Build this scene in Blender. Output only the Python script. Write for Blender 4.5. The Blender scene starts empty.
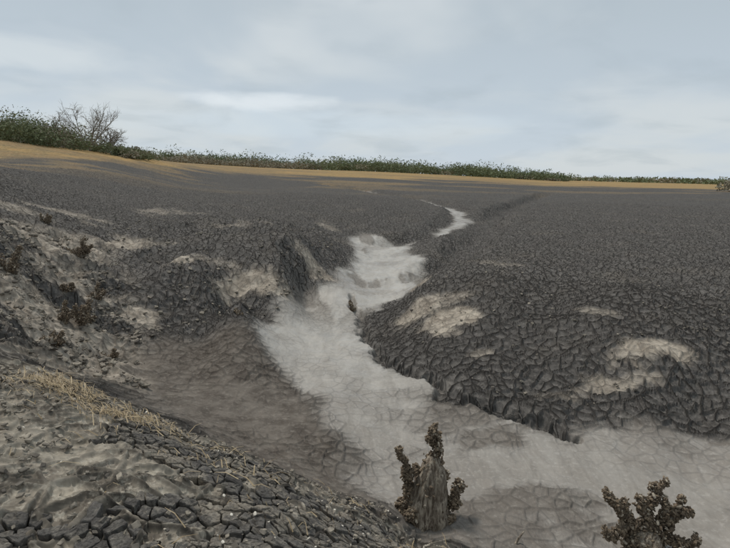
import bpy, bmesh, math, numpy as np, random
from mathutils import Vector, Matrix
random.seed(4); rng=np.random.default_rng(7)
scene=bpy.context.scene
scene.view_settings.view_transform='Standard'; scene.view_settings.look='None'; scene.view_settings.exposure=0
# Terrain survey: every control point is a sight line from the survey station (origin, eye height
# 1.55 m above the bank) plus its drop below the station in metres -> real world x,y,z.
P=math.radians(10.6); R=math.radians(1.2); F=527.0
def ray(u,v):
    dx=(u-365)/F; dy=(274-v)/F
    a=dx*math.cos(R)-dy*math.sin(R); b=dx*math.sin(R)+dy*math.cos(R)
    return np.array([a, math.cos(P)+b*math.sin(P), -math.sin(P)+b*math.cos(P)])
def uvh(u,v,h):
    d=ray(u,v); k=h/(-d[2]); return d*k
CP=[(0,548,1.5),(120,548,1.55),(240,548,1.7),(360,548,2.15),(430,548,2.7),(480,548,2.97),
(0,480,1.5),(100,480,1.6),(200,490,1.8),(300,487,2.25),(370,512,2.65),(0,420,1.55),(80,420,1.7),(160,430,1.95),(0,368,1.62),(60,384,1.78),(230,460,2.1),
(0,335,1.95),(60,355,2.4),(100,372,2.65),(0,300,1.8),(50,310,2.15),(0,250,1.35),(50,250,1.6),(0,210,0.95),(0,185,.5),(50,200,1.0),
(100,190,1.1),(100,205,1.35),(100,225,1.55),(100,250,1.85),(100,290,2.25),(100,330,2.6),(150,360,2.9),(200,390,2.97),(250,425,3.0),(200,340,2.88),(150,300,2.5),(150,255,2.0),(150,220,1.75),
(300,450,3.0),(350,487,3.05),(410,530,3.05),
(200,272,2.2),(250,277,2.35),(300,268,2.4),(325,258,2.45),(225,318,2.9),(245,322,3.0),(300,294,3.02),(355,264,3.0),(215,305,2.6),(240,302,2.5),(290,280,2.5),
(200,230,1.9),(300,235,2.1),(325,240,2.3),(350,236,2.85),(250,210,1.8),(300,212,1.95),(200,200,1.6),(300,195,1.75),(370,215,2.1),(180,183,1.2),(250,186,1.6),
(380,240,2.92),(390,270,3.0),(330,300,3.02),(300,330,3.03),(350,350,3.05),(330,400,3.05),(400,400,3.1),(450,450,3.1),(550,480,3.12),(650,480,3.12),(730,450,3.05),(600,545,3.15),(730,545,3.15),(500,520,3.1),(600,435,3.05),(700,418,3.0),(275,370,3.0),
(430,350,2.88),(460,380,2.93),(530,400,2.95),(408,325,2.9),(620,402,2.95),
(405,300,2.95),(418,295,2.52),(440,280,2.35),(432,264,2.55),(455,262,2.25),(450,320,2.62),(490,300,2.35),(520,340,2.65),(600,340,2.5),(600,380,2.85),(655,350,2.5),(655,300,2.25),(730,385,2.8),(730,340,2.5),(730,300,2.25),(730,250,2.0),(650,250,2.05),(560,250,2.15),(560,300,2.3),(480,240,2.3),(600,220,2.0),(700,210,1.9),(520,215,2.1),(600,200,1.95),(700,195,1.75),(450,215,2.2),(400,205,2.1),(350,193,1.9),(420,245,2.85),
(420,560,3.0),(0,640,1.5),(240,640,1.6),(480,640,2.4),(600,640,3.0),(730,640,3.15)]
pts=[uvh(*c) for c in CP]
def azr(az,r,z):
    a=math.radians(az); return np.array([r*math.sin(a),r*math.cos(a),z])
for c in [(-35,30,.0),(-35,60,.9),(-35,85,3.7),(-35,110,4.4),(-45,20,0),(-45,60,2),(-45,90,5),(-27,45,-.1),(-27,70,1.1),(-27,95,2.9),(-27,115,3.1),(-22.7,100,2.3),(-22,130,2.5),
 (-19,95,.8),(-19,200,2.9),(-7,110,-.2),(-7,220,1.9),(4,120,-.6),(0,220,1.7),(10,220,.7),(19,130,-1.5),(19,220,-.4),(30,150,-1.5),(35,250,-1.2),(45,150,-1.5),(45,20,-1.8),(45,8,-2.6),(45,50,-1.6),(-45,7,-1.2),(-45,3,-1.4),(45,4,-3.1),
 (-45,400,5),(-20,400,3.2),(0,400,1.3),(20,400,-.7),(45,400,-1)]: pts.append(azr(*c))
pts=np.array(pts)
AS=2.2
def tc(x,y): return np.stack([np.arctan2(x,y)*AS, .8*np.log(np.hypot(x,y))],-1)
Q=tc(pts[:,0],pts[:,1]); N=len(Q)
def phi(d2): return .5*d2*np.log(d2+1e-9)
D2=((Q[:,None]-Q[None])**2).sum(-1)
A=np.zeros((N+3,N+3)); A[:N,:N]=phi(D2)+np.eye(N)*1.5e-4; A[:N,N]=1;A[:N,N+1:]=Q;A[N,:N]=1;A[N+1:,:N]=Q.T
sol=np.linalg.solve(A,np.r_[pts[:,2],0,0,0])
def tps(q):
    out=np.zeros(len(q))
    for i in range(0,len(q),20000):
        s=q[i:i+20000]; d=((s[:,None]-Q[None])**2).sum(-1)
        out[i:i+20000]=phi(d)@sol[:N]+sol[N]+s@sol[N+1:]
    return out
ga=np.radians(np.linspace(-48,48,200)); gl=np.linspace(math.log(1.3),math.log(400),240)
GA,GL=np.meshgrid(ga,gl); G=tps(np.stack([GA.ravel()*AS,.8*GL.ravel()],-1)).reshape(GA.shape)
def bil(Gd,a0,da,l0,dl,az,lr):
    fa=np.clip((az-a0)/da,0,Gd.shape[1]-1.001); fl=np.clip((lr-l0)/dl,0,Gd.shape[0]-1.001)
    i=fl.astype(int); j=fa.astype(int); s=fl-i; t=fa-j
    return Gd[i,j]*(1-s)*(1-t)+Gd[i+1,j]*s*(1-t)+Gd[i,j+1]*(1-s)*t+Gd[i+1,j+1]*s*t
def sstep(a,b,x):
    t=np.clip((x-a)/(b-a),0,1); return t*t*(3-2*t)
def base(x,y):
    az=np.arctan2(x,y); r=np.hypot(x,y)
    z=bil(G,ga[0],ga[1]-ga[0],gl[0],gl[1]-gl[0],az,np.log(np.maximum(r,1e-3)))
    back=sstep(math.radians(60),math.radians(130),np.abs(az))
    z=z*(1-back)+(-1.5)*back
    n=1-sstep(.5,1.6,r); z=z*(1-n)-1.55*n
    return z
def h2(i,j,s):
    n=(i.astype(np.int64)*374761393+j.astype(np.int64)*668265263+s*982451653)&0xffffffff
    n=((n^(n>>13))*1274126177)&0xffffffff
    return ((n^(n>>16))&0xffff)/65535.0
def vn(x,y,s=0):
    i=np.floor(x);j=np.floor(y);fx=x-i;fy=y-j;fx=fx*fx*(3-2*fx);fy=fy*fy*(3-2*fy)
    return (h2(i,j,s)*(1-fx)+h2(i+1,j,s)*fx)*(1-fy)+(h2(i,j+1,s)*(1-fx)+h2(i+1,j+1,s)*fx)*fy
def fbm(x,y,o=4,s=0):
    t=0;a=.5;c,sn=math.cos(.7),math.sin(.7)
    for k in range(o):
        t=t+a*(vn(x,y,s+k)-.5)*2; x,y=2.03*(c*x-sn*y)+5.1,2.03*(sn*x+c*y)+1.7; a*=.5
    return t
def hit(u,v):
    d=ray(u,v); k=np.exp(np.linspace(math.log(1.3),math.log(500),3000)); p=d[None]*k[:,None]
    b=p[:,2]<base(p[:,0],p[:,1]); i=int(np.argmax(b)) if b.any() else len(k)-1
    return p[i]
def poly(pix): return np.array([hit(*p)[:2] for p in pix])
def dline(x,y,L):
    d=np.full(x.shape,1e9)
    for a,b in zip(L[:-1],L[1:]):
        e=b-a; t=np.clip(((x-a[0])*e[0]+(y-a[1])*e[1])/(e@e+1e-12),0,1)
        d=np.minimum(d,np.hypot(x-a[0]-t*e[0],y-a[1]-t*e[1]))
    return d
def inside(x,y,L):
    c=np.zeros(x.shape,bool)
    for a,b in zip(L,np.roll(L,-1,0)):
        m=((a[1]>y)!=(b[1]>y)); xx=(b[0]-a[0])*(y-a[1])/(b[1]-a[1]+1e-12)+a[0]
        c^=m&(x<xx)
    return c
def sdf(x,y,L):
    d=dline(x,y,np.vstack([L,L[:1]])); return np.where(inside(x,y,L),d,-d)
FLOOR=poly([(356,233),(350,240),(353,252),(352,264),(330,280),(300,293),(252,320),(272,345),(300,385),(320,425),(360,470),(400,512),(450,548),(470,620),(760,620),(770,430),(640,418),(580,416),(560,432),(520,421),(470,402),(400,365),(372,340),(360,316),(385,303),(405,296),(430,272),(424,258),(408,246),(392,238),(375,235)])
DAMP=poly([(160,340),(250,322),(272,345),(300,385),(320,425),(360,470),(400,512),(330,490),(240,455),(160,410),(110,375)])
NEARB=poly([(-60,350),(0,360),(60,378),(130,405),(200,440),(300,478),(400,520),(440,545),(480,640),(200,700),(-60,640)])
NCR=poly([(-30,520),(60,505),(110,498),(200,488),(300,487),(400,520),(440,545),(480,640),(200,700),(-30,700)])
NCR2=poly([(70,392),(140,412),(220,450),(310,485),(300,500),(200,482),(120,448)])
SCARP=poly([(353,296),(358,315),(372,340),(400,366),(440,388),(470,402),(520,421),(560,433),(580,436)])
CH=poly([(400,240),(440,230),(462,215),(458,207),(435,201),(400,195),(360,189),(325,184)])
GUL=poly([(545,193),(515,203),(490,214),(478,232),(440,262)])
SLOPE=poly([(-60,215),(0,215),(110,235),(140,330),(150,390),(90,378),(0,355),(-60,350)])
LMID=poly([(110,225),(200,215),(330,235),(345,262),(250,316),(160,345),(140,330)])
RBANK=poly([(410,300),(440,262),(560,260),(730,270),(760,400),(600,408),(480,395),(415,350)])
PAT=[(262,287,46,18,1),(315,264,16,8,.9),(230,292,20,14,.8),(130,243,28,7,1),(180,262,18,5,.9),(25,235,40,14,.9),(15,295,32,26,1),(70,275,18,12,.6),(135,312,18,12,1),(455,318,34,13,1),(422,303,16,10,.9),(445,298,20,7,.6),(650,350,32,15,1),(605,310,20,5,.5),(610,388,40,8,.8),(560,395,30,6,.5),(475,357,15,5,.5),(165,212,25,4,.6),(70,215,25,5,.6),(15,208,30,5,.6),(250,225,25,3,.4),(330,228,14,5,.5),(55,330,22,10,.7),(500,262,20,4,.4),(420,285,10,8,.8),(205,262,20,5,.5)]
PW=[]
for (u,v,ru,rv,s) in PAT:
    c=hit(u,v);f=hit(u,v-rv);g=hit(u,v+rv); a=ru/F*np.hypot(c[0],c[1])
    PW.append((c[0],c[1],a,max(.15,min(abs(f[1]-g[1])/2,1.6*a)),s))
# ---- grid
dense=np.radians(np.arange(-39,39.001,.08)); co=np.radians(np.arange(-180,-39.2,1.2)); AZ=np.r_[co,dense,-co[::-1]]; AZ[-1]=math.pi
lr=[math.log(.25)]
while lr[-1]<math.log(4000):
    r=math.exp(lr[-1]); lr.append(lr[-1]+(.05 if r<1.7 else .0026 if r<12 else .005 if r<50 else .02 if r<500 else .2))
LR=np.array(lr); nr,na=len(LR),len(AZ)
rr=np.exp(LR)[:,None]; X=(rr*np.sin(AZ)[None]).ravel(); Y=(rr*np.cos(AZ)[None]).ravel(); r=np.hypot(X,Y); az=np.arctan2(X,Y)
Z=base(X,Y)
wx=X+.35*fbm(X*1.1,Y*1.1,3,11)+.08*fbm(X*6,Y*6,2,14); wy=Y+.35*fbm(X*1.1,Y*1.1,3,21)+.08*fbm(X*6,Y*6,2,24)
f1=fbm(X*1.6,Y*1.6,4,101)
ds=sdf(wx,wy,FLOOR); wet=sstep(-.2,.3,ds+.35*f1*(1-sstep(7,10,r))); 
lowr=sstep(-.6,1.6,X)*(1-sstep(7.0,8.5,Y)); drym=lowr*sstep(-.05,.25,fbm(X*.9+2,Y*1.5,5,141)); wet=wet*(1-.7*drym)
isl=sstep(9,13,Y)*sstep(.08,.3,fbm(X*1.3+7,Y*.45,5,151)); wet=wet*(1-.6*isl)
damp=sstep(-.4,.3,sdf(wx,wy,DAMP))*(1-wet); damp=np.maximum(damp,np.maximum(drym,isl)*sstep(0,.2,ds)*.8)
nb=sstep(-.15,.2,sdf(wx,wy,NEARB))
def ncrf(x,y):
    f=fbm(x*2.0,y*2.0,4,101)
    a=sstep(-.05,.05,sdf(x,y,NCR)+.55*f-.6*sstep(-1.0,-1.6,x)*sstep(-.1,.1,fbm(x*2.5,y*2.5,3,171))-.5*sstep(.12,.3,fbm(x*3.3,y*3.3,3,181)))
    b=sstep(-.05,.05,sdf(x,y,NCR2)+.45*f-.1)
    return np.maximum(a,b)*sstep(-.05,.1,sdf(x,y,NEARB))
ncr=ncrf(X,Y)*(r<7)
slp=sstep(-.5,.6,sdf(wx,wy,SLOPE)); lmd=sstep(-.3,.8,sdf(wx,wy,LMID))
dsc=dline(wx,wy,SCARP)
dch=dline(wx,wy,CH); dgu=dline(wx,wy,GUL)
chm=(1-sstep(.15,.65,dch+.6*fbm(X*.4,Y*.4,3,8)))*.9
Z+= -.14*(1-sstep(.03,.14,dsc)) -.4*(1-sstep(.4,1.5,dch)) -.6*(1-sstep(.2,1.4,dgu))
wet=np.maximum(wet,chm)*(1-.5*(1-sstep(.02,.12,dsc)))
pale=np.zeros_like(X)
nzp=fbm(X*2.2,Y*2.2,5,5)
for (cx,cy,a,b,s) in PW:
    pale=np.maximum(pale,s*(1-sstep(.35,1.3,np.hypot((wx-cx)/a,(wy-cy)/b)+1.2*nzp)))
pale=np.maximum(pale,slp*.85*sstep(-.2,.12,f1))
rough=(1-wet*.8)
far=1-sstep(60,140,r)
Z+=far*rough*(.13*fbm(X*.5,Y*.5,3,31)*sstep(3,10,r)+.06*fbm(X*1.7,Y*1.7,4,41)) + far*.012*fbm(X*9,Y*9,3,51)*rough
rid=1-2*np.abs(fbm(X*1.4+3,Y*1.4,4,121)); rid2=1-2*np.abs(fbm(X*.8+3,Y*.8,4,131))
Z+=slp*.22*(rid-.6)+lmd*.22*(rid2-.6)+nb*.06*fbm(X*4,Y*4,4,61)+pale*.03*fbm(X*5,Y*5,3,66)
Z+=wet*(-.02)*sstep(.0,.25,fbm(X*1.2,Y*1.2,3,71)) +wet*(1-sstep(10,16,r))*.012*fbm(X*3,Y*3,4,75)
ZT=Z.copy()                 # surface the clod tops follow
Z-=ncr*.03
rb=np.interp(np.degrees(az),[-60,-35,-27,-19,-7,4,19,35,60],[48,56,66,94,110,118,140,145,145])
gn=fbm(X*.05,Y*.12,5,81)
grass=sstep(.93,1.06,r/rb+.18*gn)
tuft=sstep(.35,.9,r/rb)*.55*sstep(.0,.3,fbm(X*.06,Y*.14,5,85))
bare=sstep(.1,.3,fbm(X*.03+3,Y*.09,4,86))*.25
grass=np.maximum(grass*(1-bare*(r<190)),tuft)
co_=np.stack([X,Y,Z],-1)
idx=np.arange(nr*na).reshape(nr,na)
q=np.stack([idx[:-1,:-1],idx[:-1,1:],idx[1:,1:],idx[1:,:-1]],-1).reshape(-1,4)[:,::-1]
def mkmesh(name,verts,quads,mat,smooth=True,attrs={}):
    k=quads.shape[1]; me=bpy.data.meshes.new(name); me.vertices.add(len(verts)); me.vertices.foreach_set('co',np.ascontiguousarray(verts,dtype=np.float32).ravel())
    me.loops.add(quads.size); me.loops.foreach_set('vertex_index',np.ascontiguousarray(quads,dtype=np.int32).ravel())
    me.polygons.add(len(quads)); me.polygons.foreach_set('loop_start',np.arange(0,quads.size,k,dtype=np.int32))
    me.polygons.foreach_set('use_smooth',np.full(len(quads),smooth))
    for n,a in attrs.items():
        at=me.attributes.new(n,'FLOAT','POINT'); at.data.foreach_set('value',np.ascontiguousarray(a,dtype=np.float32))
    me.update(calc_edges=True)
    ob=bpy.data.objects.new(name,me); scene.collection.objects.link(ob)
    if mat: me.materials.append(mat)
    return ob
ZG=Z.reshape(nr,na); ZTG=ZT.reshape(nr,na)
def ground(x,y,g=None):
    g=ZG if g is None else g
    x=np.atleast_1d(x);y=np.atleast_1d(y)
    a=np.arctan2(x,y); l=np.log(np.hypot(x,y)); fa=np.clip(np.searchsorted(AZ,a)-1,0,na-2); fl=np.clip(np.searchsorted(LR,l)-1,0,nr-2)
    return g[fl,fa]
# ---- node helpers
class NT:
    def __init__(s,tree): s.t=tree; s.n=tree.nodes; s.l=tree.links
    def new(s,t,**k):
        n=s.n.new(t)
        for a,b in k.items(): setattr(n,a,b)
        return n
    def set(s,sock,v):
        if isinstance(v,bpy.types.NodeSocket): s.l.new(v,sock)
        else: sock.default_value=v
    def m(s,op,a,b=0.0,c=None,clamp=False):
        n=s.new('ShaderNodeMath',operation=op,use_clamp=clamp); s.set(n.inputs[0],a); s.set(n.inputs[1],b)
        if c is not None: s.set(n.inputs[2],c)
        return n.outputs[0]
    def mix(s,f,a,b,bt='MIX'):
        n=s.new('ShaderNodeMix',data_type='RGBA',blend_type=bt); s.set(n.inputs[0],f)
        for k,v in ((6,a),(7,b)): s.set(n.inputs[k],(*v,1) if isinstance(v,tuple) and len(v)==3 else v)
        return n.outputs[2]
    def rng(s,x,a,b,c=0.0,d=1.0,sm=True):
        n=s.new('ShaderNodeMapRange',interpolation_type='SMOOTHSTEP' if sm else 'LINEAR'); s.set(n.inputs[0],x)
        for i,v in enumerate((a,b,c,d)): s.set(n.inputs[i+1],v)
        return n.outputs[0]
    def noise(s,v,sc,det=4,ro=.55,dist=0):
        n=s.new('ShaderNodeTexNoise'); s.l.new(v,n.inputs['Vector']); n.inputs['Scale'].default_value=sc; n.inputs['Detail'].default_value=det; n.inputs['Roughness'].default_value=ro; n.inputs['Distortion'].default_value=dist
        return n.outputs['Fac'],n.outputs['Color']
    def att(s,name): return s.new('ShaderNodeAttribute',attribute_name=name).outputs['Fac']
def newmat(name):
    m=bpy.data.materials.new(name); m.use_nodes=True; T=NT(m.node_tree); b=m.node_tree.nodes['Principled BSDF']; b.inputs['Specular IOR Level'].default_value=.2
    return m,T,b
# ---- terrain material
m,T,b=newmat('cracked_mud'); m.displacement_method='DISPLACEMENT'
tc_=T.new('ShaderNodeTexCoord').outputs['Object']
wn=T.noise(tc_,3.0,2)[1]
vm=T.new('ShaderNodeVectorMath',operation='MULTIPLY_ADD'); T.l.new(wn,vm.inputs[0]); vm.inputs[1].default_value=(.10,.10,0); T.l.new(tc_,vm.inputs[2]); W=vm.outputs[0]
def vor(scale,rnd=1.0,feat='DISTANCE_TO_EDGE'):
    n=T.new('ShaderNodeTexVoronoi',voronoi_dimensions='2D',feature=feat); T.l.new(W,n.inputs['Vector']); n.inputs['Scale'].default_value=scale; n.inputs['Randomness'].default_value=rnd
    return n
wetA,paleA,grassA,nbA,dampA,ncrA=[T.att(k) for k in('wet','pale','grass','nearbank','damp','ncr')]
n_big=T.noise(tc_,.6,4)[0]; n_mid=T.noise(tc_,3.5,5,.6)[0]; n_f2=T.noise(tc_,16,6,.7)[0]
mpf=T.new('ShaderNodeMapping'); T.l.new(W,mpf.inputs[0]); mpf.inputs['Rotation'].default_value=(0,0,.25); mpf.inputs['Scale'].default_value=(1,.3,1); n_flow=T.noise(mpf.outputs[0],4,6,.65,.6)[0]
v1=vor(5.6).outputs['Distance']; v2=vor(1.6).outputs['Distance']; v3=vor(15).outputs['Distance']
cw=T.rng(n_mid,.35,.65,.08,.17)
p1=T.rng(v1,.01,cw); p2=T.rng(v2,.0,.035)
p3=T.rng(v3,.0,.12,.7,1)
plate=T.m('MULTIPLY',T.m('MULTIPLY',p1,p2),p3)
notpale=T.m('SUBTRACT',1,T.m('MULTIPLY',paleA,.65),clamp=True)
cs=T.m('MULTIPLY',notpale,T.m('SUBTRACT',1,T.m('MULTIPLY',wetA,.97)))
cs=T.m('MULTIPLY',cs,T.m('SUBTRACT',1,T.m('MULTIPLY',dampA,T.rng(n_big,.4,.6,.5,.9))))
cs=T.m('MULTIPLY',cs,T.m('SUBTRACT',1,T.m('MULTIPLY',nbA,T.rng(n_big,.4,.6,.1,.6))))
cs=T.m('MULTIPLY',cs,T.m('SUBTRACT',1,grassA))
inv=T.m('SUBTRACT',1,plate); ic=T.m('MULTIPLY',inv,cs)
hgt=T.m('MULTIPLY',ic,-.052)
hgt=T.m('ADD',hgt,T.m('MULTIPLY',n_f2,T.m('MULTIPLY_ADD',wetA,-.012,.026)))
hgt=T.m('ADD',hgt,T.m('MULTIPLY',T.m('MULTIPLY',n_flow,wetA),.012))
dn=T.new('ShaderNodeDisplacement'); T.l.new(hgt,dn.inputs['Height']); dn.inputs['Midlevel'].default_value=0; dn.inputs['Scale'].default_value=1
T.l.new(dn.outputs[0],T.n['Material Output'].inputs['Displacement'])
mud=T.mix(T.rng(n_mid,.3,.7),(.070,.066,.062),(.130,.122,.114))
mud=T.mix(T.rng(n_big,.5,.75,0,.35),mud,(.18,.158,.132))
mud=T.mix(T.rng(n_f2,.45,.7,0,.6),mud,(.23,.215,.20))
sepo=T.new('ShaderNodeSeparateXYZ'); T.l.new(tc_,sepo.inputs[0])
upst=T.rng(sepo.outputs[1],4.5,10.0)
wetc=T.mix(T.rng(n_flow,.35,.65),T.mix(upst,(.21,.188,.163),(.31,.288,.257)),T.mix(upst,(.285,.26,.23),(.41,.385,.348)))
wetc=T.mix(T.rng(n_big,.48,.64,0,.5),wetc,(.205,.178,.152)); wetc=T.mix(T.rng(n_f2,.5,.7,0,.4),wetc,(.45,.425,.385))
palec=T.mix(T.rng(n_mid,.35,.65),(.25,.215,.175),(.46,.405,.335))
dampc=T.mix(T.rng(n_mid,.3,.7),(.088,.075,.064),(.165,.145,.125)); dampc=T.mix(T.rng(n_f2,.48,.7,0,.5),dampc,(.25,.225,.195))
nbcol=T.mix(T.rng(n_mid,.38,.6),(.14,.122,.10),(.37,.33,.27)); nbcol=T.mix(T.rng(n_f2,.48,.63,0,.75),nbcol,(.50,.46,.385)); nbcol=T.mix(T.rng(n_big,.45,.6,0,.25),nbcol,(.13,.12,.105))
grc=T.mix(T.rng(n_mid,.35,.65),T.mix(T.rng(n_big,.4,.6),(.16,.125,.062),(.31,.19,.075)),(.37,.26,.125)); 
c=T.mix(dampA,mud,dampc); c=T.mix(nbA,c,nbcol)
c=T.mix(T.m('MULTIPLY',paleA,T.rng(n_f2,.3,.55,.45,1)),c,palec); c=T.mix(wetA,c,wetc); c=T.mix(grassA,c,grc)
c=T.mix(T.m('MULTIPLY',ic,.9),c,(.018,.0165,.015))  # crack shade painted into the colour, on top of the displaced depth
c=T.mix(T.m('MULTIPLY',T.m('SUBTRACT',1,p1),T.m('MULTIPLY',T.m('MULTIPLY',wetA,T.m('SUBTRACT',1,grassA)),T.rng(n_big,.42,.6,.0,.35))),c,(.11,.1,.09))
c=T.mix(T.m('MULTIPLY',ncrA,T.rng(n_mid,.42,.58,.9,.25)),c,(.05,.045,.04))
T.l.new(c,b.inputs['Base Color'])
T.l.new(T.rng(wetA,0,1,.95,T.rng(n_mid,.35,.65,.34,.62)),b.inputs['Roughness'])
T.l.new(T.rng(wetA,0,1,.10,.45),b.inputs['Specular IOR Level'])
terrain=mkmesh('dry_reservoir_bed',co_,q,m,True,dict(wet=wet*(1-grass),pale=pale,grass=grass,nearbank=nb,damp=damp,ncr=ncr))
# ---- cracked mud plates on the near bank: true Voronoi cells
def cells(sp,x0,x1,y0,y1):
    gx=np.arange(x0,x1,sp); gy=np.arange(y0,y1,sp); S={}
    for i,xa in enumerate(gx):
        for j,ya in enumerate(gy): S[(i,j)]=np.array([xa+sp*(rng.random()*1.3-.65),ya+sp*(rng.random()*1.3-.65)])
    out=[]
    for (i,j),s in S.items():
        if i<2 or j<2 or (i+2,j+2) not in S: continue
        if ncrf(s[:1],s[1:])[0]<.5: continue
        pg=[s+np.array(o)*sp*1.6 for o in((-1,-1),(1,-1),(1,1),(-1,1))]
        for di in(-2,-1,0,1,2):
            for dj in(-2,-1,0,1,2):
                if (di,dj)==(0,0): continue
                t=S[(i+di,j+dj)]; mdp=(s+t)/2; nrm=t-s; new=[]
                for a_,b_ in zip(pg,pg[1:]+pg[:1]):
                    fa=(a_-mdp)@nrm; fb=(b_-mdp)@nrm
                    if fa<=0: new.append(a_)
                    if fa*fb<0: new.append(a_+(b_-a_)*fa/(fa-fb))
                pg=new
                if len(pg)<3: break
            if len(pg)<3: break
        if len(pg)>=3: out.append((s,np.array(pg)))
    return out
V_,F_,Rr=[],[],[]; off=0
for s,pg in cells(.074,-2.7,1.3,1.15,3.95):
    cen=pg.mean(0); ring=[]
    for a_,b_ in zip(pg,np.roll(pg,-1,0)):
        L=np.linalg.norm(b_-a_); k=max(1,int(L/.012))
        for t in range(k): ring.append(a_+(b_-a_)*t/k)
    ring=np.array(ring)-cen; n=len(ring)
    if n<5: continue
    ring*= (1+.12*fbm((ring[:,0]+cen[0])*35,(ring[:,1]+cen[1])*35,3,int(rng.integers(999))))[:,None]
    rad=np.mean(np.hypot(ring[:,0],ring[:,1])); gw=.0035+.006*rng.random()**2; gap=max(.6,1-gw/rad)
    hz=rng.normal()*.004+(.012 if rng.random()<.06 else 0); tx,ty=rng.normal(size=2)*.055
    e=.06
    zt=float(ground(cen[0],cen[1],ZTG)[0])+.012+hz
    gx_=(float(ground(cen[0]+e,cen[1],ZTG)[0])-float(ground(cen[0]-e,cen[1],ZTG)[0]))/(2*e); gy_=(float(ground(cen[0],cen[1]+e,ZTG)[0])-float(ground(cen[0],cen[1]-e,ZTG)[0]))/(2*e)
    gx_=max(-1,min(1,gx_))+tx; gy_=max(-1,min(1,gy_))+ty; curl=.005*rng.normal()
    vs=[]
    for sc,dz in ((gap*.93,-.06),(gap*.98,-.02),(gap*1.0,-.006),(gap*.94,-.0005),(gap*.8,0),(gap*.5,-curl*.5),(gap*.25,-curl)):
        p=ring*sc; w_=p+cen
        z=p[:,0]*gx_+p[:,1]*gy_+dz+.016*fbm(w_[:,0]*22,w_[:,1]*22,4,77)+rng.normal(size=n)*.001
        vs.append(np.c_[w_,z+zt])
    nR=len(vs); vs=np.vstack(vs+[vs[-1].mean(0)[None]]); fs=[]
    for i in range(nR-1):
        for k in range(n):
            a_=i*n+k;b_=i*n+(k+1)%n; fs.append((a_,b_,b_+n)); fs.append((a_,b_+n,a_+n))
    for k in range(n): fs.append(((nR-1)*n+k,(nR-1)*n+(k+1)%n,nR*n))
    V_.append(vs);F_.append(np.array(fs)+off);off+=len(vs); Rr.append(np.full(len(vs),rng.random()))
bm_,T,b=newmat('mud_plate'); a=T.att('rnd'); o=T.new('ShaderNodeTexCoord').outputs['Object']
nA=T.noise(o,55,6,.7)[0]; nB=T.noise(o,2.6,5,.65)[0]; nC=T.noise(o,14,6,.7)[0]
bc=T.mix(a,(.09,.084,.078),(.145,.136,.126)); bc=T.mix(T.rng(nB,.48,.6,0,.8),bc,(.33,.29,.235)); bc=T.mix(T.rng(nC,.48,.62,0,.6),bc,(.30,.275,.235)); bc=T.mix(T.rng(nA,.35,.6,.6,0),bc,(.045,.04,.036))
T.l.new(bc,b.inputs['Base Color']); b.inputs['Roughness'].default_value=.95
bp=T.new('ShaderNodeBump'); bp.inputs['Distance'].default_value=.012; T.l.new(nA,bp.inputs['Height']); T.l.new(bp.outputs[0],b.inputs['Normal'])
mkmesh('cracked_mud_plates',np.vstack(V_),np.vstack(F_),bm_,False,dict(rnd=np.concatenate(Rr)))
# ---- generic scatter
def bmarr(bm):
    v=np.array([x.co[:] for x in bm.verts]); f=np.array([[w.index for w in x.verts] for x in bm.faces]); bm.free(); return v,f
def ico(n=1):
    bm=bmesh.new(); bmesh.ops.create_icosphere(bm,subdivisions=n,radius=1); return bmarr(bm)
def rotm(n,tilt=None):
    if tilt is not None:
        th=rng.random(n)*6.28; ax=rng.normal(size=(n,2))*tilt; qn=np.stack([np.cos(th/2),ax[:,0],ax[:,1],np.sin(th/2)],-1)
    else: qn=rng.normal(size=(n,4))
    qn/=np.linalg.norm(qn,axis=1)[:,None]; w,x,y,z=qn.T
    return np.stack([1-2*(y*y+z*z),2*(x*y-z*w),2*(x*z+y*w),2*(x*y+z*w),1-2*(x*x+z*z),2*(y*z-x*w),2*(x*z-y*w),2*(y*z+x*w),1-2*(x*x+y*y)],-1).reshape(n,3,3)
def scatter(v,f,pos,sc,jit=.2,tilt=None):
    n=len(pos); vv=v[None]*(1+jit*rng.normal(size=(n,len(v),1)))*sc[:,None,:]
    vv=np.einsum('nij,nkj->nki',rotm(n,tilt),vv)
    vv=vv+pos[:,None]; ff=f[None]+(np.arange(n)*len(v))[:,None,None]
    return vv.reshape(-1,3),ff.reshape(-1,f.shape[1]),np.repeat(rng.random(n),len(v))
def tube(P_,rad,seg=10,nz=.15,flute=0):
    P_=np.array(P_,float); vs=[];n=len(P_)
    ph=rng.random()*6
    for i in range(n):
        t=P_[min(i+1,n-1)]-P_[max(i-1,0)]; t/=np.linalg.norm(t)+1e-9; a=np.cross(t,[.3,.9,.1]); a/=np.linalg.norm(a); bb=np.cross(t,a)
        th=np.linspace(0,2*math.pi,seg,endpoint=False); rad_i=rad[i]*(1+nz*rng.normal(size=seg)*.6+flute*np.sin(th*4+ph)+flute*.6*np.sin(th*7+ph))
        vs.append(P_[i]+np.cos(th)[:,None]*rad_i[:,None]*a+np.sin(th)[:,None]*rad_i[:,None]*bb)
    v=np.vstack(vs+[P_[-1:]+ (P_[-1]-P_[-2])*.2]); f=[]
    for i in range(n-1):
        for k in range(seg): f.append([i*seg+k,i*seg+(k+1)%seg,(i+1)*seg+(k+1)%seg]); f.append([i*seg+k,(i+1)*seg+(k+1)%seg,(i+1)*seg+k])
    for k in range(seg): f.append([(n-1)*seg+k,(n-1)*seg+(k+1)%seg,n*seg])
    return v,np.array(f)
def resamp(P_,rad,n):
    P_=np.array(P_,float); s=np.r_[0,np.cumsum(np.linalg.norm(np.diff(P_,axis=0),axis=1))]; t=np.linspace(0,s[-1],n)
    return np.stack([np.interp(t,s,P_[:,k]) for k in range(3)],-1),np.interp(t,s,rad)
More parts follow.
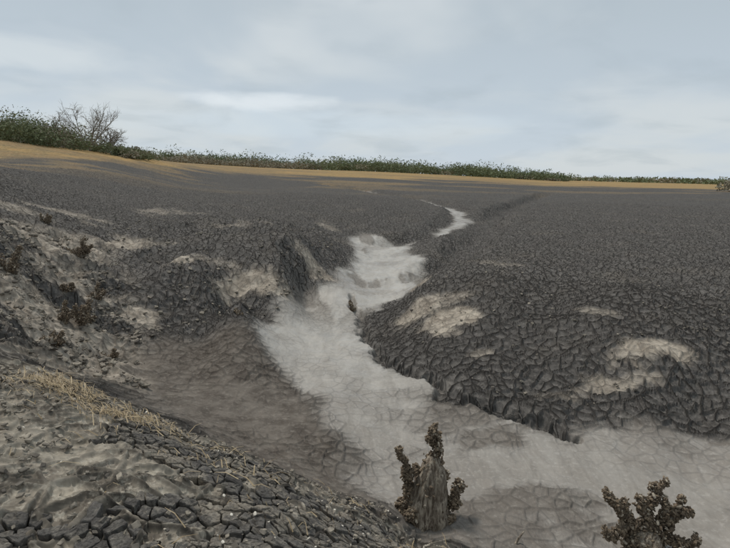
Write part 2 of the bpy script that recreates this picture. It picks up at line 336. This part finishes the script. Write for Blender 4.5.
def join(parts):
    vs,fs,off=[],[],0
    for v,f in parts: vs.append(v);fs.append(f+off);off+=len(v)
    return np.vstack(vs),np.vstack(fs)
wood,T,b=newmat('weathered_wood'); o=T.new('ShaderNodeTexCoord').outputs['Object']
mp=T.new('ShaderNodeMapping'); T.l.new(o,mp.inputs[0]); mp.inputs['Scale'].default_value=(1,1,.15)
w1=T.noise(mp.outputs[0],45,5,.6)[0]; w2=T.noise(o,9,4)[0]
T.l.new(T.mix(T.rng(w2,.4,.65,0,.4),T.mix(T.rng(w1,.35,.65),(.11,.086,.065),(.46,.40,.32)),(.13,.10,.075)),b.inputs['Base Color']); b.inputs['Roughness'].default_value=.9
bp=T.new('ShaderNodeBump'); bp.inputs['Distance'].default_value=.03; T.l.new(w1,bp.inputs['Height']); T.l.new(bp.outputs[0],b.inputs['Normal'])
mus,T,b=newmat('dried_mussels'); a=T.att('rnd'); o=T.new('ShaderNodeTexCoord').outputs['Object']
cc=T.mix(a,(.095,.073,.053),(.30,.235,.165)); cc=T.mix(T.rng(a,.88,.97),cc,(.50,.44,.35)); T.l.new(T.mix(T.rng(T.noise(o,60,3)[0],.4,.6,.4,0),cc,(.06,.045,.035)),b.inputs['Base Color']); b.inputs['Roughness'].default_value=.85
i1=ico(1)
def stump(name,at,trunks,arms,size=.022,dens=1.0,yaw=0,shellon=.35):
    par=bpy.data.objects.new(name,None); scene.collection.objects.link(par); z=float(ground(at[0],at[1])[0])
    par.location=(at[0],at[1],z-.04); par.rotation_euler[2]=yaw
    parts=[]; cp=[];
    for (pp,rd) in trunks:
        p_,r_=resamp(pp,rd,12); parts.append(tube(p_,r_,24,.12,.12))
        n=int(500*shellon*dens); t=rng.random(n)*11; i=t.astype(int).clip(0,10); fr=(t-i)[:,None]
        c0=p_[i]*(1-fr)+p_[i+1]*fr; th=rng.random(n)*6.28; rr_=r_[i]
        keep=(np.sin(th*2+i*.8)+.5*rng.normal(size=n))>.55
        cp.append((c0+np.stack([np.cos(th)*rr_,np.sin(th)*rr_,0*th],-1)*1.05)[keep])
    for (pp,rd) in arms:
        p_,r_=resamp(pp,rd,10); p_[1:-1]+=rng.normal(size=p_[1:-1].shape)*np.mean(rd)*.5; parts.append(tube(p_,np.array(r_)*.6,8,.2))
        L=np.linalg.norm(np.diff(p_,axis=0),axis=1).sum(); n=int(dens*L*900*max(1,np.mean(rd)/.03)); t=rng.random(n)*9; i=t.astype(int).clip(0,8); fr=(t-i)[:,None]
        lump=.3+1.4*vn(t*1.6,np.full(n,rng.random()*50),3)
        d=rng.normal(size=(n,3)); d/=np.linalg.norm(d,axis=1)[:,None]
        cp.append(p_[i]*(1-fr)+p_[i+1]*fr+d*(r_[i]*lump)[:,None]*(.6+.6*rng.random((n,1))))
    v,f=join(parts); w=mkmesh(name+'_wood',v,f,wood,True); w.parent=par
    cp=np.vstack(cp); s=size*(.5+.9*rng.random((len(cp),1)))*np.array([[1,.6,.4]]); 
    v,f,rn=scatter(i1[0],i1[1],cp,s,.1); c_=mkmesh(name+'_mussel_crust',v,f,mus,False,dict(rnd=rn)); c_.parent=par
    return par
stump('mussel_covered_stump',(.63,4.4),
 [([(0,0,-.1),(0,0,.15),(.01,.0,.35),(.03,0,.55),(.03,.02,.66)],[.24,.19,.15,.11,.05]),([(-.14,-.05,-.1),(-.13,0,.1),(-.1,0,.4)],[.1,.09,.04]),([(.12,-.04,-.1),(.1,0,.15),(.07,0,.42)],[.1,.09,.04])],
 [([(.03,0,.52),(.04,0,.7),(.02,0,.83),(.03,0,.97)],[.055,.038,.045,.025]),([(-.16,0,.1),(-.19,0,.35),(-.22,0,.55),(-.29,0,.74)],[.05,.04,.03,.022]),([(-.2,0,.45),(-.12,0,.56)],[.03,.02]),
  ([(.14,0,.1),(.24,0,.25),(.28,.0,.42)],[.05,.045,.032]),([(.1,0,.3),(.15,0,.5)],[.035,.025]),([(-.22,0,.05),(-.25,0,.22)],[.055,.035]),([(.16,-.08,0),(.22,-.1,.12)],[.055,.035]),([(-.15,-.12,.02),(-.17,-.14,.2)],[.05,.035])],size=.02)
stump('mussel_covered_stump',(2.53,4.16),[([(0,0,-.1),(0,0,.1),(0,.0,.22)],[.2,.16,.09])],
 [([(0,0,.15),(-.15,0,.25),(-.3,0,.4),(-.38,.05,.55)],[.07,.05,.033,.022]),([(-.2,0,.25),(-.36,-.1,.2),(-.44,-.1,.3)],[.045,.035,.022]),([(0,0,.15),(.02,.05,.4),(.08,.05,.55),(.14,.05,.66)],[.075,.05,.035,.022]),
  ([(0,0,.3),(-.1,.05,.5)],[.038,.022]),([(0,0,.15),(.18,0,.3),(.28,.0,.42),(.35,0,.4)],[.065,.045,.035,.022]),([(.05,0,.1),(.25,-.1,.12),(.38,-.1,.22)],[.06,.04,.025]),([(0,0,.1),(-.2,-.15,.08)],[.07,.05]),([(.15,0,.3),(.12,0,.52)],[.035,.022]),([(-.15,0,.25),(-.2,.05,.45)],[.032,.02]),([(.2,0,.3),(.3,.05,.52)],[.03,.018])],size=.02)
for (x,y,s) in [(-6.05,10.94,.5),(-4.54,8.23,.38),(-5.64,8.22,.4),(-3.89,7.72,.25),(-4.2,6.8,.25),(-2.26,9.15,.15),(-7.8,12.78,.25),(-.23,12.37,.26),(-5.23,8.98,.25),(-4.9,9.31,.3),(-4.75,8.0,.3)]:
    a=[]
    for j in range(6):
        th=random.random()*6.28; h=s*(.2+random.random()*.9); a.append(([(0,0,.0),(.35*s*math.cos(th),.3*s*math.sin(th),h*.5),(.6*s*math.cos(th),.4*s*math.sin(th),h)],[.14*s,.11*s,.06*s]))
    stump('mussel_covered_stump',(x,y),[([(0,0,-.1),(0,0,s*.3),(0,0,s*.5)],[.22*s,.16*s,.08*s])],a,size=.018,dens=.6)
# ---- clods
clm,T,b=newmat('dry_clods'); a=T.att('rnd'); o=T.new('ShaderNodeTexCoord').outputs['Object']
T.l.new(T.mix(T.rng(T.noise(o,30,4)[0],.35,.65,.6,0),T.mix(a,(.11,.10,.088),(.36,.32,.26)),(.08,.07,.06)),b.inputs['Base Color']); b.inputs['Roughness'].default_value=.95
def inpoly(n,L,nog=None,near=True):
    out=[]
    lo,hi=L.min(0),L.max(0)
    while len(out)<n:
        p=lo+rng.random((n,2))*(hi-lo); d=np.hypot(p[:,0],p[:,1]); ok=inside(p[:,0],p[:,1],L)&(rng.random(n)<np.clip((4 if near else 9)/d,0,1))&(fbm(p[:,0]*1.5,p[:,1]*1.5,3,201)>rng.normal(size=n)*.15)
        if near: ok&=d<14
        if nog is not None: ok&=(~inside(p[:,0],p[:,1],nog)|(rng.random(n)<.3))
        out+=list(p[ok])
    return np.array(out[:n])
bm=bmesh.new(); bmesh.ops.create_cube(bm,size=1.3); bmesh.ops.bevel(bm,geom=bm.edges[:],offset=.22,segments=1,affect='EDGES'); bmesh.ops.triangulate(bm,faces=bm.faces[:]); cb_=bmarr(bm)
for nm,L,n,smin,smax,nr_ in (('dry_mud_clods',NEARB,3000,.003,.03,True),('dry_mud_clods',SLOPE,2000,.01,.07,True),('dry_mud_clods',LMID,1500,.01,.07,False),('dry_mud_clods',RBANK,900,.008,.045,False)):
    p=inpoly(n,L,NCR,nr_); s=smin+(smax-smin)*rng.random(n)**3.5
    pos=np.c_[p,ground(p[:,0],p[:,1],ZTG)+.02+s*.1]
    v,f,rn=scatter(cb_[0],cb_[1],pos,s[:,None]*np.stack([np.ones(n),.6+.4*rng.random(n),.25+.4*rng.random(n)],-1),.12,.15)
    mkmesh(nm,v,f,clm,False,dict(rnd=rn))
shm,T,b=newmat('bleached_shell'); a=T.att('rnd'); T.l.new(T.mix(a,(.35,.31,.25),(.7,.67,.6)),b.inputs['Base Color'])
p=np.vstack([inpoly(160,NEARB),inpoly(160,SLOPE)]); n=len(p); s=.005+.010*rng.random(n)**2
v,f,rn=scatter(i1[0],i1[1],np.c_[p,ground(p[:,0],p[:,1],ZTG)+.02],s[:,None]*np.array([[1,.7,.3]]),.08,.2); mkmesh('bleached_shells',v,f,shm,False,dict(rnd=rn))
# straw
def blades(p,L,w,tilt):
    n=len(p); th=rng.normal(size=n)*.7+2.6+ (rng.random(n)<.5)*math.pi; el=rng.normal(size=n)*tilt
    d=np.stack([np.cos(th)*np.cos(el),np.sin(th)*np.cos(el),np.abs(np.sin(el))],-1)*L[:,None]; sd=np.stack([-np.sin(th),np.cos(th),0*th],-1)*w[:,None]
    mid=p+d*.5+np.array([0,0,.02]); v=np.stack([p-sd,p+sd,mid+sd*.8,mid-sd*.8,p+d+sd*.3,p+d-sd*.3],1).reshape(-1,3)
    b0=(np.arange(n)*6)[:,None]; f=np.vstack([b0+[[0,1,2,3]],b0+[[3,2,4,5]]]); return v,f,np.repeat(rng.random(n),6)
stm,T,b=newmat('straw'); a=T.att('rnd'); T.l.new(T.mix(a,(.20,.145,.08),(.46,.365,.23)),b.inputs['Base Color'])
SL=np.array([(-2.6,4.02),(-2.34,3.95),(-2.08,3.86),(-1.6,3.6)]); SL2=np.array([(-1.67,3.7),(-1.19,3.45),(-.74,3.12)])
def along(L,n,sg):
    t=rng.random(n)*(len(L)-1); i=t.astype(int).clip(0,len(L)-2); fr=(t-i)[:,None]; return L[i]*(1-fr)+L[i+1]*fr+rng.normal(size=(n,2))*sg
p=np.vstack([along(SL,1000,[.14,.2]),along(SL2,110,.18),inpoly(200,NEARB)]); p=p[(fbm(p[:,0]*3,p[:,1]*3,3,301)>-.1)]; n=len(p)
v,f,rn=blades(np.c_[p,ground(p[:,0],p[:,1],ZTG)+.018+.03*rng.random(n)],.03+.13*rng.random(n)**1.5,.0015+.003*rng.random(n),.2); mkmesh('dry_straw',v,f,stm,False,dict(rnd=rn))
g=float(ground(1.32,3.98)[0]); v,f=tube([(1.32,3.98,g-.03),(1.35,3.98,g+.04),(1.39,3.99,g+.09)],[.012,.01,.006],8); mkmesh('dead_twig',v,f,wood)
# ---- vegetation
lm,T,b=newmat('scrub_leaves'); a=T.att('rnd'); g=T.att('tone')
lc=T.mix(g,(.10,.13,.062),(.20,.22,.11)); lc=T.mix(T.rng(g,.68,.76),lc,(.27,.23,.175)); T.l.new(T.mix(T.m('MULTIPLY',a,.5),lc,(.23,.245,.16)),b.inputs['Base Color']); b.inputs['Roughness'].default_value=.8  # leaf colours lightened, distance haze painted into the base colour
def bushes(name,cx,cy,w,h,nleaf,ls,tones):
    V=[];Rn=[];Tn=[]
    for x,y,ww,hh,tn in zip(cx,cy,w,h,tones):
        gz=float(ground(x,y)[0]); nl=int(nleaf); 
        lob=rng.normal(size=(7,3))*[ww*.3,ww*.3,hh*.16]+[0,0,hh*.42]; lr_=(.22+.2*rng.random(7))
        i=rng.integers(0,7,nl); d=rng.normal(size=(nl,3)); d/=np.linalg.norm(d,axis=1)[:,None]
        c0=lob[i]+d*(lr_[i]*(.6+.5*rng.random(nl)))[:,None]*[ww,ww,hh]; c0[:,2]=np.clip(c0[:,2],-.2,hh*1.1); c0+=[x,y,gz]
        a_=rng.normal(size=(nl,3))*ls;b_=rng.normal(size=(nl,3))*ls
        V.append(np.stack([c0-a_*.5,c0+b_*.6,c0+a_*.6,c0-b_*.5],1).reshape(-1,3)); Rn.append(np.repeat(rng.random(nl),4)); Tn.append(np.full(nl*4,tn))
    V=np.vstack(V); f=np.arange(len(V)).reshape(-1,4); return mkmesh(name,V,f,lm,False,dict(rnd=np.concatenate(Rn),tone=np.concatenate(Tn)))
n=210; u=np.sort(rng.uniform(-120,150,n)); azu=np.arctan((u-365)/F); rd=rng.uniform(84,112,n); hh=np.interp(u,[-120,0,60,100,150],[4.4,4.4,3.6,2.5,1.3])*(.5+.7*rng.random(n))
bushes('shoreline_scrub',rd*np.sin(azu),rd*np.cos(azu),hh*1.1+.6,hh,340,.13,rng.random(n)**.8)
n=560; u=rng.uniform(140,560,n); azu=np.arctan((u-365)/F); rd=rng.uniform(200,245,n); hh=6.4*(.35+.7*rng.random(n))*np.interp(u,[140,180,480,560],[.75,1,.9,.5])
tn=np.where((u<310)&(rd<215),.9,np.where(rng.random(n)<.12,.9,rng.random(n)*.66)); bushes('distant_treeline',rd*np.sin(azu),rd*np.cos(azu),hh*1.3+1,hh*np.where(tn>.85,.6,1),200,.27,tn)
n=280; u=rng.uniform(500,900,n); azu=np.arctan((u-365)/F); rd=rng.uniform(420,520,n); hh=4.6*(.5+.6*rng.random(n))
bushes('distant_treeline',rd*np.sin(azu),rd*np.cos(azu),hh*2+2,hh,70,.7,rng.random(n))
n=9; u=rng.uniform(712,760,n); azu=np.arctan((u-365)/F); rd=rng.uniform(118,128,n); hh=3.4*(.6+.5*rng.random(n))*np.interp(u,[712,725],[.5,1])
bushes('shore_bush',rd*np.sin(azu),rd*np.cos(azu),hh*1.2,hh,340,.2,.75+.1*rng.random(n))
bark,T,b=newmat('bare_bark'); b.inputs['Base Color'].default_value=(.25,.22,.18,1); b.inputs['Roughness'].default_value=.9
def baretree(u,rd,H):
    az_=math.atan((u-365)/F); x,y=rd*math.sin(az_),rd*math.cos(az_); z=float(ground(x,y)[0]); parts=[]
    def br(p,d,L,r,dep):
        q_=[p]; 
        for i in range(4): d=d+rng.normal(size=3)*.13; d/=np.linalg.norm(d); q_.append(q_[-1]+d*L/4)
        parts.append(tube(q_,np.linspace(r,r*.6,5),5,.05))
        if dep>0:
            for i in range(4 if dep>1 else 3):
                nd=d+rng.normal(size=3)*.65+[0,0,.1]; nd/=np.linalg.norm(nd); br(q_[rng.integers(2,5)],nd,L*.68,r*.55,dep-1)
    for s in range(3): br(np.array([0,0,-.2])+rng.normal(size=3)*[.2,.2,0],np.array([rng.normal()*.5,rng.normal()*.3,1.0]),H*.42,.13,4)
    v,f=join(parts); ob=mkmesh('bare_tree',v,f,bark); ob.location=(x,y,z)
baretree(95,90,7.8); baretree(70,92,6.2); baretree(108,93,5.0)
# ---- sky
w=bpy.data.worlds.new('World'); scene.world=w; w.use_nodes=True; T=NT(w.node_tree); bg=T.n['Background']
SE,SA=60,-50
sky=T.new('ShaderNodeTexSky',sky_type='NISHITA'); sky.sun_disc=False; sky.sun_elevation=math.radians(SE); sky.sun_rotation=math.radians(SA)
g=T.new('ShaderNodeTexCoord').outputs['Generated']; sp=T.new('ShaderNodeSeparateXYZ'); T.l.new(g,sp.inputs[0])
zz=T.m('ADD',T.m('MAXIMUM',sp.outputs[2],0),.2)
cb=T.new('ShaderNodeCombineXYZ'); T.l.new(T.m('DIVIDE',sp.outputs[0],zz),cb.inputs[0]); T.l.new(T.m('DIVIDE',sp.outputs[1],zz),cb.inputs[1])
n1=T.noise(cb.outputs[0],.8,4,.5,.3)[0]; n2=T.noise(cb.outputs[0],2.0,5,.5,.3)[0]
grad=T.rng(sp.outputs[2],0,.42,0,1,False)
cbase=T.mix(grad,(.575,.655,.735),(.44,.505,.54))
cl=T.mix(T.rng(n1,.42,.62),cbase,(.64,.69,.715))
cl=T.mix(T.rng(n2,.48,.70,0,.4),cl,(.42,.49,.54))
def streak(x0,z0,sx,sz,amt,col,cl):
    dx=T.m('DIVIDE',T.m('SUBTRACT',sp.outputs[0],x0),sx); dz=T.m('DIVIDE',T.m('SUBTRACT',sp.outputs[2],z0),sz)
    gs=T.m('ADD',T.m('MULTIPLY',dx,dx),T.m('MULTIPLY',dz,dz)); gs=T.m('ADD',gs,T.m('MULTIPLY',T.m('SUBTRACT',n2,.5),5))
    return T.mix(T.rng(gs,0,2.2,amt,0),cl,col)
cl=streak(-.19,.125,.10,.014,.75,(.82,.87,.90),cl)
cl=streak(-.55,.17,.12,.02,.45,(.78,.82,.82),cl)
cl=streak(-.1,.09,.3,.02,.5,(.64,.73,.80),cl)
sk=T.mix(1.0,sky.outputs[0],(.1,.1,.1),'MULTIPLY')
T.l.new(T.mix(.93,sk,cl),bg.inputs[0]); bg.inputs[1].default_value=1.0
sl=bpy.data.lights.new('sun','SUN'); sl.energy=2.1; sl.angle=math.radians(12); sl.color=(1,.94,.86); so=bpy.data.objects.new('sun',sl); scene.collection.objects.link(so)
sd=Vector((math.sin(math.radians(SA))*math.cos(math.radians(SE)),math.cos(math.radians(SA))*math.cos(math.radians(SE)),math.sin(math.radians(SE))))
so.rotation_euler=sd.to_track_quat('Z','Y').to_euler()
cam=bpy.data.cameras.new('camera'); co2=bpy.data.objects.new('camera',cam); scene.collection.objects.link(co2); cam.sensor_width=36; cam.lens=F/730*36; cam.clip_end=10000; cam.clip_start=.05
fw=Vector((0,math.cos(P),-math.sin(P))); up=Vector((0,math.sin(P),math.cos(P))); rt=Vector((1,0,0))
ix=rt*math.cos(R)+up*math.sin(R); iy=-rt*math.sin(R)+up*math.cos(R)
M=Matrix((ix,iy,-fw)).transposed(); co2.matrix_world=M.to_4x4(); scene.camera=co2
